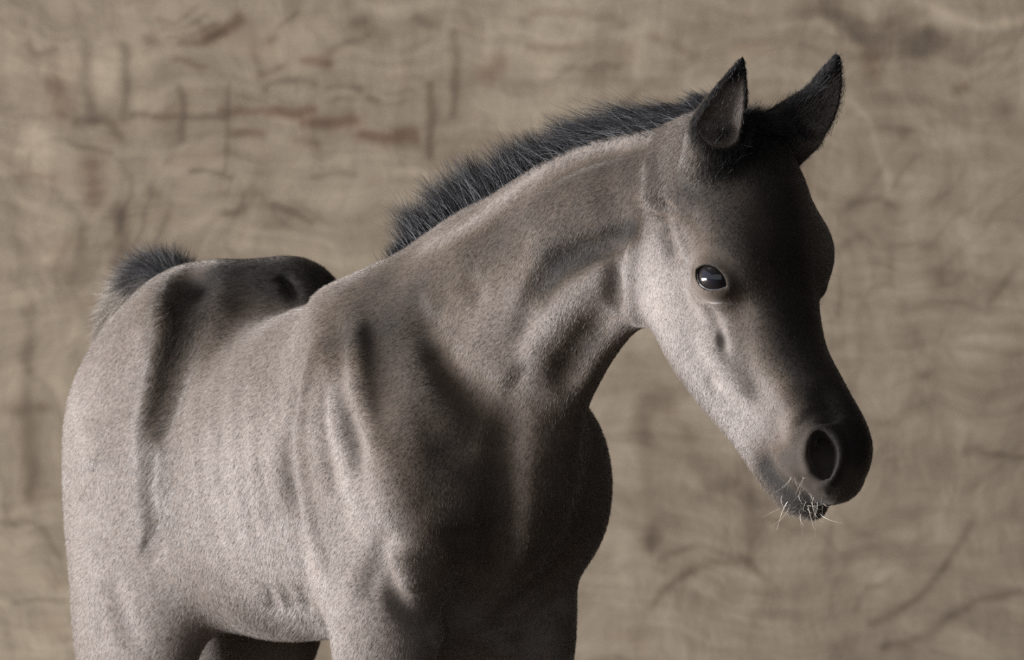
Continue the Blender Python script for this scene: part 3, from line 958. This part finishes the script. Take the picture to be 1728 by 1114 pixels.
# ---------------------------------------------------------------------------
# setting: weathered board wall and the sandy floor
# ---------------------------------------------------------------------------
WY = 2.3
def wp_(px, py): return At(px, py, WY)[[0, 2]]
MARKS = [   # pixels, sigma px, darkness, redness
    ([(370, 192), (413, 194), (440, 190)], 5, .35, .7), ([(455, 197), (495, 199), (530, 192)], 7, .5, .9), ([(515, 215), (575, 217), (605, 210)], 7, .5, .9),
    ([(615, 233), (660, 236), (700, 229)], 7, .5, .9), ([(395, 231), (440, 233)], 5, .35, .7), ([(500, 246), (540, 252)], 5, .3, .6), ([(520, 104), (560, 106)], 6, .45, .8),
    ([(812, 128), (830, 115)], 12, .3, .9), ([(440, 125), (480, 116)], 5, .3, .6), ([(300, 107), (340, 113)], 4, .3, .6), ([(350, 62), (385, 42), (400, 28)], 7, .45, .6),
    ([(310, 75), (345, 68), (375, 52)], 5, .4, .4), ([(290, 60), (330, 58), (365, 35)], 3, .25, .3), ([(280, 45), (320, 46), (350, 20)], 3, .25, .3), ([(270, 30), (305, 34), (335, 5)], 3, .25, .3),
    ([(727, 150), (728, 200), (722, 260)], 5, .45, .2), ([(762, 60), (765, 110), (760, 190)], 5, .4, .1), ([(303, 150), (304, 240)], 4, .4, .0), ([(383, 150), (384, 290)], 3, .3, .0),
    ([(205, 360), (210, 400), (206, 440)], 10, .55, .1), ([(159, 280), (160, 330)], 14, .40, .5), ([(98, 140), (102, 190)], 14, .35, .6), ([(214, 80), (212, 200)], 6, .35, .0),
    ([(150, 70), (145, 130), (160, 200)], 8, .4, .0), ([(45, 70), (60, 90), (90, 85)], 6, .4, .2), ([(130, 210), (180, 205), (205, 240)], 6, .35, .1), ([(20, 305), (90, 300)], 5, .3, .3),
    ([(224, 198), (290, 202)], 4, .4, .0), ([(310, 202), (375, 203)], 4, .4, .0), ([(325, 288), (360, 292), (395, 305)], 4, .45, .0), ([(255, 325), (270, 330)], 8, .35, .0),
    ([(380, 355), (410, 348)], 4, .4, .2), ([(460, 343), (500, 352), (528, 365)], 4, .45, .0), ([(530, 300), (560, 288), (600, 295)], 4, .3, .0), ([(560, 85), (620, 55)], 6, .3, .1),
    ([(600, 38), (615, 35)], 6, .35, .2), ([(455, 65), (465, 62)], 6, .4, .2), ([(470, 45), (500, 20)], 3, .3, .2), ([(700, 33), (740, 45)], 6, .35, .2), ([(612, 160), (640, 175)], 6, .4, .0),
    ([(560, 150), (700, 160)], 4, .25, .0), ([(560, 175), (690, 176)], 4, .22, .1), ([(450, 150), (470, 140), (540, 145)], 5, .3, .1), ([(255, 60), (262, 66)], 7, .45, .0),
    ([(40, 520), (45, 600), (38, 700)], 8, .3, .1), ([(10, 690), (70, 690)], 10, .35, .2), ([(45, 720), (40, 830)], 10, .40, .2), ([(0, 880), (60, 890), (100, 930)], 4, .3, .1), ([(20, 1015), (110, 1010)], 4, .3, .0),
    ([(1468, 1045), (1540, 1018), (1606, 945), (1639, 885)], 6, .38, .1), ([(1496, 1092), (1551, 1080), (1622, 1029), (1722, 1001)], 6, .35, .1),
    ([(1100, 1032), (1143, 985), (1193, 957), (1250, 957), (1285, 985)], 6, .38, .1), ([(1093, 665), (1092, 760), (1090, 910)], 9, .25, .1), ([(1264, 830), (1266, 968)], 8, .25, .1),
    ([(1110, 940), (1180, 925), (1260, 950)], 5, .3, .1), ([(1598, 583), (1728, 588)], 5, .25, .1), ([(1598, 560), (1728, 548)], 4, .2, .0), ([(1452, 500), (1454, 620)], 4, .2, .0),
    ([(1625, 768), (1650, 766)], 7, .35, .1), ([(1555, 629), (1562, 630)], 7, .35, .1), ([(1660, 770), (1728, 775)], 5, .28, .2), ([(1500, 980), (1460, 1000), (1440, 1030)], 4, .25, .0),
    ([(1410, 1090), (1415, 1085)], 12, .35, .0), ([(1120, 680), (1135, 690)], 14, .3, .3), ([(1160, 720), (1165, 730)], 8, .3, .2), ([(1090, 910), (1095, 915)], 10, .3, .1), ([(1195, 820), (1240, 815)], 12, .3, .0),
    ([(1467, 92), (1470, 110)], 14, .30, .9), ([(1400, 20), (1450, 60), (1540, 80)], 16, .35, -.2), ([(1500, 40), (1590, 70), (1640, 90)], 18, .32, -.2), ([(1565, 50), (1570, 55)], 8, .4, .2),
    ([(1480, 213), (1530, 216)], 8, .35, .0), ([(1440, 350), (1470, 336), (1500, 345)], 5, .32, .1), ([(1420, 420), (1450, 405)], 7, .3, .1), ([(1500, 430), (1500, 480)], 5, .22, .0),
    ([(1560, 90), (1600, 60)], 10, .3, .0), ([(1620, 150), (1630, 145)], 8, .35, .5), ([(1690, 170), (1700, 180)], 10, .3, .0), ([(1580, 465), (1585, 480)], 12, .3, .2), ([(1500, 412), (1580, 420)], 5, .3, .0),
    ([(1670, 510), (1710, 460)], 6, .3, .0), ([(1030, 200), (1080, 150)], 5, .25, .2), ([(890, 90), (980, 80)], 5, .3, .3), ([(880, 40), (960, 30), (1050, 45)], 6, .28, .2), ([(1100, 60), (1180, 90)], 6, .28, .4), ([(950, 120), (1040, 110)], 5, .28, .3),
    # pale smears
    ([(1381, 32), (1445, 81)], 6, -.30, .2), ([(1429, 161), (1465, 200), (1488, 258), (1499, 334)], 4, -.28, .1), ([(1558, 12), (1610, 28), (1650, 43), (1728, 34)], 6, -.35, .3),
    ([(672, 282), (710, 285), (720, 310)], 5, -.25, .1), ([(50, 240), (60, 270)], 22, -.12, -.1), ([(190, 100), (185, 150)], 12, -.25, .0), ([(530, 40), (460, 60)], 26, -.22, .1), ([(250, 100), (255, 104)], 22, -.18, .1),
    ([(250, 175), (262, 170)], 18, -.15, .1), ([(340, 175), (345, 178)], 18, -.15, .1), ([(310, 320), (316, 325)], 18, -.16, .1), ([(1210, 900), (1215, 1000)], 30, -.10, .0), ([(1420, 830), (1440, 850)], 22, -.12, .0),
    ([(860, 60), (900, 150)], 25, -.12, .1), ([(1530, 290), (1540, 400)], 12, -.15, .0), ([(400, 400), (600, 420)], 26, -.10, .1), ([(1480, 950), (1490, 960)], 20, -.12, .0),
]
gx = np.concatenate([[-9, -4, -2, -1.3], np.arange(-.95, .95, .0045), [1.3, 2, 4, 9]])
gz = np.concatenate([[0, .15], np.arange(.30, 1.50, .0045), [1.8, 2.5, 5]])
XX, ZZ = np.meshgrid(gx, gz, indexing='ij')
G2 = np.stack([XX.ravel(), ZZ.ravel()], 1)
rw = np.random.default_rng(5)
def sinn(P, f, seed, n=6):
    r_ = np.random.default_rng(seed); o = 0
    for i in range(n):
        k = r_.normal(size=2)*f; o = o+np.sin(P@k+r_.uniform(0, 6.28))
    return o/n
warp = np.stack([sinn(G2, 28, 1)+.5*sinn(G2, 75, 11), sinn(G2, 28, 2)+.5*sinn(G2, 75, 12)], 1)*.010
GW = G2+warp
dark = np.zeros(len(G2)); red = np.zeros(len(G2))
for pix, sg, dk, rd in MARKS:
    pts = np.array([wp_(*p) for p in pix]); sg_ = sg*.0008*1.5; dk *= .8
    if len(pts) > 2: pts = spline(pts, 5)
    best = np.full(len(G2), 9.)
    for a, b in zip(pts[:-1], pts[1:]):
        ab = b-a; v = GW-a; t_ = np.clip(v@ab/max(ab@ab, 1e-12), 0, 1)
        v = v-t_[:, None]*ab; best = np.minimum(best, (v*v).sum(1))
    w = np.exp(-best/(sg_*sg_)); dark += w*dk; red += w*rd*abs(dk)
nx_, nz_ = len(gx), len(gz)
I = (np.arange(nx_-1)[:, None]*nz_+np.arange(nz_-1)[None]).ravel()
front = np.stack([G2[:, 0], np.full(len(G2), WY), G2[:, 1]], 1)
vv = np.vstack([front, np.array([[x, WY+.15, z] for x in (-9, 9) for z in (0, 5)])])
q_ = np.stack([I, I+nz_, I+nz_+1, I+1], 1)
n0 = len(front)
cor = [0, nz_-1, (nx_-1)*nz_, nx_*nz_-1]
q_ = np.vstack([q_, [[n0, n0+1, n0+3, n0+2], [cor[0], cor[1], n0+1, n0], [cor[3], cor[2], n0+2, n0+3], [cor[1], cor[3], n0+3, n0+1], [cor[2], cor[0], n0, n0+2]]])
me_ = mesh_from('wall_back', vv, q_)
point_attr(me_, 'stain', np.concatenate([dark, np.zeros(4)])); point_attr(me_, 'rust', np.concatenate([red, np.zeros(4)]))
M_WALL, nt, b = material('weathered_wall')
L = nt.links
tc = node(nt, 'ShaderNodeTexCoord')
wn = node(nt, 'ShaderNodeTexNoise'); wn.inputs['Scale'].default_value = 3.2; wn.inputs['Detail'].default_value = 3
L.new(tc.outputs['Object'], wn.inputs['Vector'])
mx = node(nt, 'ShaderNodeMixRGB', blend_type='LINEAR_LIGHT'); mx.inputs[0].default_value = .10
L.new(tc.outputs['Object'], mx.inputs[1]); L.new(wn.outputs['Color'], mx.inputs[2])
def nz(scale, detail, src, rough=.55, stretch=None):
    n = node(nt, 'ShaderNodeTexNoise'); n.inputs['Scale'].default_value = scale; n.inputs['Detail'].default_value = detail; n.inputs['Roughness'].default_value = rough
    if stretch:
        mp = node(nt, 'ShaderNodeMapping'); mp.inputs['Scale'].default_value = stretch; L.new(src, mp.inputs['Vector']); src = mp.outputs[0]
    L.new(src, n.inputs['Vector']); return n.outputs['Fac']
def math_(op, a, b_, clamp=False):
    n = node(nt, 'ShaderNodeMath', operation=op, use_clamp=clamp)
    for i, x in enumerate((a, b_)):
        if x is None: continue
        if isinstance(x, (int, float)): n.inputs[i].default_value = x
        else: L.new(x, n.inputs[i])
    return n.outputs[0]
W_ = mx.outputs[0]
cloud = nz(2.0, 3, W_)
mott = nz(11, 3, W_, .5)
horiz = nz(9, 2.5, W_, .5, (1.0, 1.0, 5.5))
vert = nz(9, 2.5, W_, .5, (5.0, 1.0, 1.0))
# growth-ring like contour lines following a slow noise
cont = nz(2.6, 2, W_, .5)
sn = math_('SINE', math_('MULTIPLY', cont, 95.0), None)
line = math_('POWER', math_('MULTIPLY', math_('ADD', sn, 1.0), .5), 5.0)
tot = math_('ADD', math_('MULTIPLY', math_('SUBTRACT', cloud, .5), .50), math_('MULTIPLY', math_('SUBTRACT', mott, .5), .80))
tot = math_('ADD', tot, math_('MULTIPLY', math_('SUBTRACT', horiz, .5), .55))
tot = math_('ADD', tot, math_('MULTIPLY', math_('SUBTRACT', vert, .5), .35))
gate = math_('MULTIPLY', math_('SUBTRACT', nz(3.1, 2, W_), .42), 4.0, True)
tot = math_('SUBTRACT', tot, math_('MULTIPLY', math_('MULTIPLY', line, gate), .16))
sa = node(nt, 'ShaderNodeAttribute', attribute_name='stain'); ra = node(nt, 'ShaderNodeAttribute', attribute_name='rust')
tot = math_('SUBTRACT', tot, math_('MULTIPLY', sa.outputs['Fac'], .95))
fac = math_('ADD', math_('MULTIPLY', tot, .74), .56, True)
rw_ = ramp(nt, [(0, (.070, .054, .041)), (.30, (.124, .098, .074)), (.56, (.206, .168, .128)), (.80, (.290, .242, .186)), (1, (.37, .315, .25))])
L.new(fac, rw_.inputs['Fac'])
rn = math_('MULTIPLY', math_('SUBTRACT', nz(11, 3, W_, .5, (1, 1, 2.2)), .58), 3.2, True)
rr_ = math_('ADD', math_('MULTIPLY', ra.outputs['Fac'], 1.4), math_('MULTIPLY', rn, .30), True)
mr_ = node(nt, 'ShaderNodeMixRGB', blend_type='MIX'); L.new(rr_, mr_.inputs[0]); L.new(rw_.outputs['Color'], mr_.inputs[1])
mm = node(nt, 'ShaderNodeMixRGB', blend_type='MULTIPLY'); mm.inputs[0].default_value = 1; L.new(rw_.outputs['Color'], mm.inputs[1]); mm.inputs[2].default_value = (1.0, .72, .62, 1)
L.new(mm.outputs[0], mr_.inputs[2])
L.new(mr_.outputs[0], b.inputs['Base Color'])
b.inputs['Roughness'].default_value = .9; b.inputs['Specular IOR Level'].default_value = .15
bp = node(nt, 'ShaderNodeBump'); bp.inputs['Strength'].default_value = .35; bp.inputs['Distance'].default_value = .01
L.new(mott, bp.inputs['Height']); L.new(bp.outputs[0], b.inputs['Normal'])
me_.materials.append(M_WALL)
wall = bpy.data.objects.new('wall_back', me_); COL.objects.link(wall)
tag(wall, 'weathered beige board wall with brown grain and stains', kind='structure')

M_FLOOR, nt, b = material('sand_floor')
L = nt.links
tc = node(nt, 'ShaderNodeTexCoord')
n1 = nz(5, 6, tc.outputs['Object'], .65)
rf = ramp(nt, [(.3, (.17, .13, .10)), (.7, (.30, .245, .19))]); L.new(n1, rf.inputs['Fac']); L.new(rf.outputs['Color'], b.inputs['Base Color'])
b.inputs['Roughness'].default_value = .95
bp = node(nt, 'ShaderNodeBump'); bp.inputs['Distance'].default_value = .02; L.new(nz(22, 5, tc.outputs['Object'], .7), bp.inputs['Height']); L.new(bp.outputs[0], b.inputs['Normal'])
for nm, lo, hi, lab in (('ceiling', (-5.5, -9, 4.6), (9, WY, 4.8), 'dark barn roof'), ('wall_right', (3.6, -9, 0), (3.8, WY, 4.6), 'dark plank barn wall')):  # roof and side wall added out of view to block ambient light
    vb = np.array([[x, y, z] for x in (lo[0], hi[0]) for y in (lo[1], hi[1]) for z in (lo[2], hi[2])])
    qb = np.array([[0, 1, 3, 2], [4, 6, 7, 5], [0, 4, 5, 1], [2, 3, 7, 6], [0, 2, 6, 4], [1, 5, 7, 3]])
    mb = mesh_from(nm, vb, qb)
    if 'M_BARN' not in globals():
        M_BARN, nt, b = material('dark_barn_boards')
        wv = node(nt, 'ShaderNodeTexWave'); wv.inputs['Scale'].default_value = 3; wv.inputs['Distortion'].default_value = 1
        rb = ramp(nt, [(0, (.03, .024, .018)), (1, (.075, .06, .045))]); nt.links.new(wv.outputs['Fac'], rb.inputs['Fac']); nt.links.new(rb.outputs['Color'], b.inputs['Base Color'])
        b.inputs['Roughness'].default_value = .9
    mb.materials.append(M_BARN)
    ob = bpy.data.objects.new(nm, mb); COL.objects.link(ob); tag(ob, lab, kind='structure')
v8 = np.array([[x, y, z] for x in (-9, 9) for y in (-9, WY) for z in (-.1, 0)])
q6 = np.array([[0, 1, 3, 2], [4, 6, 7, 5], [0, 4, 5, 1], [2, 3, 7, 6], [0, 2, 6, 4], [1, 5, 7, 3]])
me_ = mesh_from('floor', v8, q6[:, ::-1]); me_.materials.append(M_FLOOR)
fl = bpy.data.objects.new('floor', me_); COL.objects.link(fl); tag(fl, 'brown sandy barn floor', kind='structure')
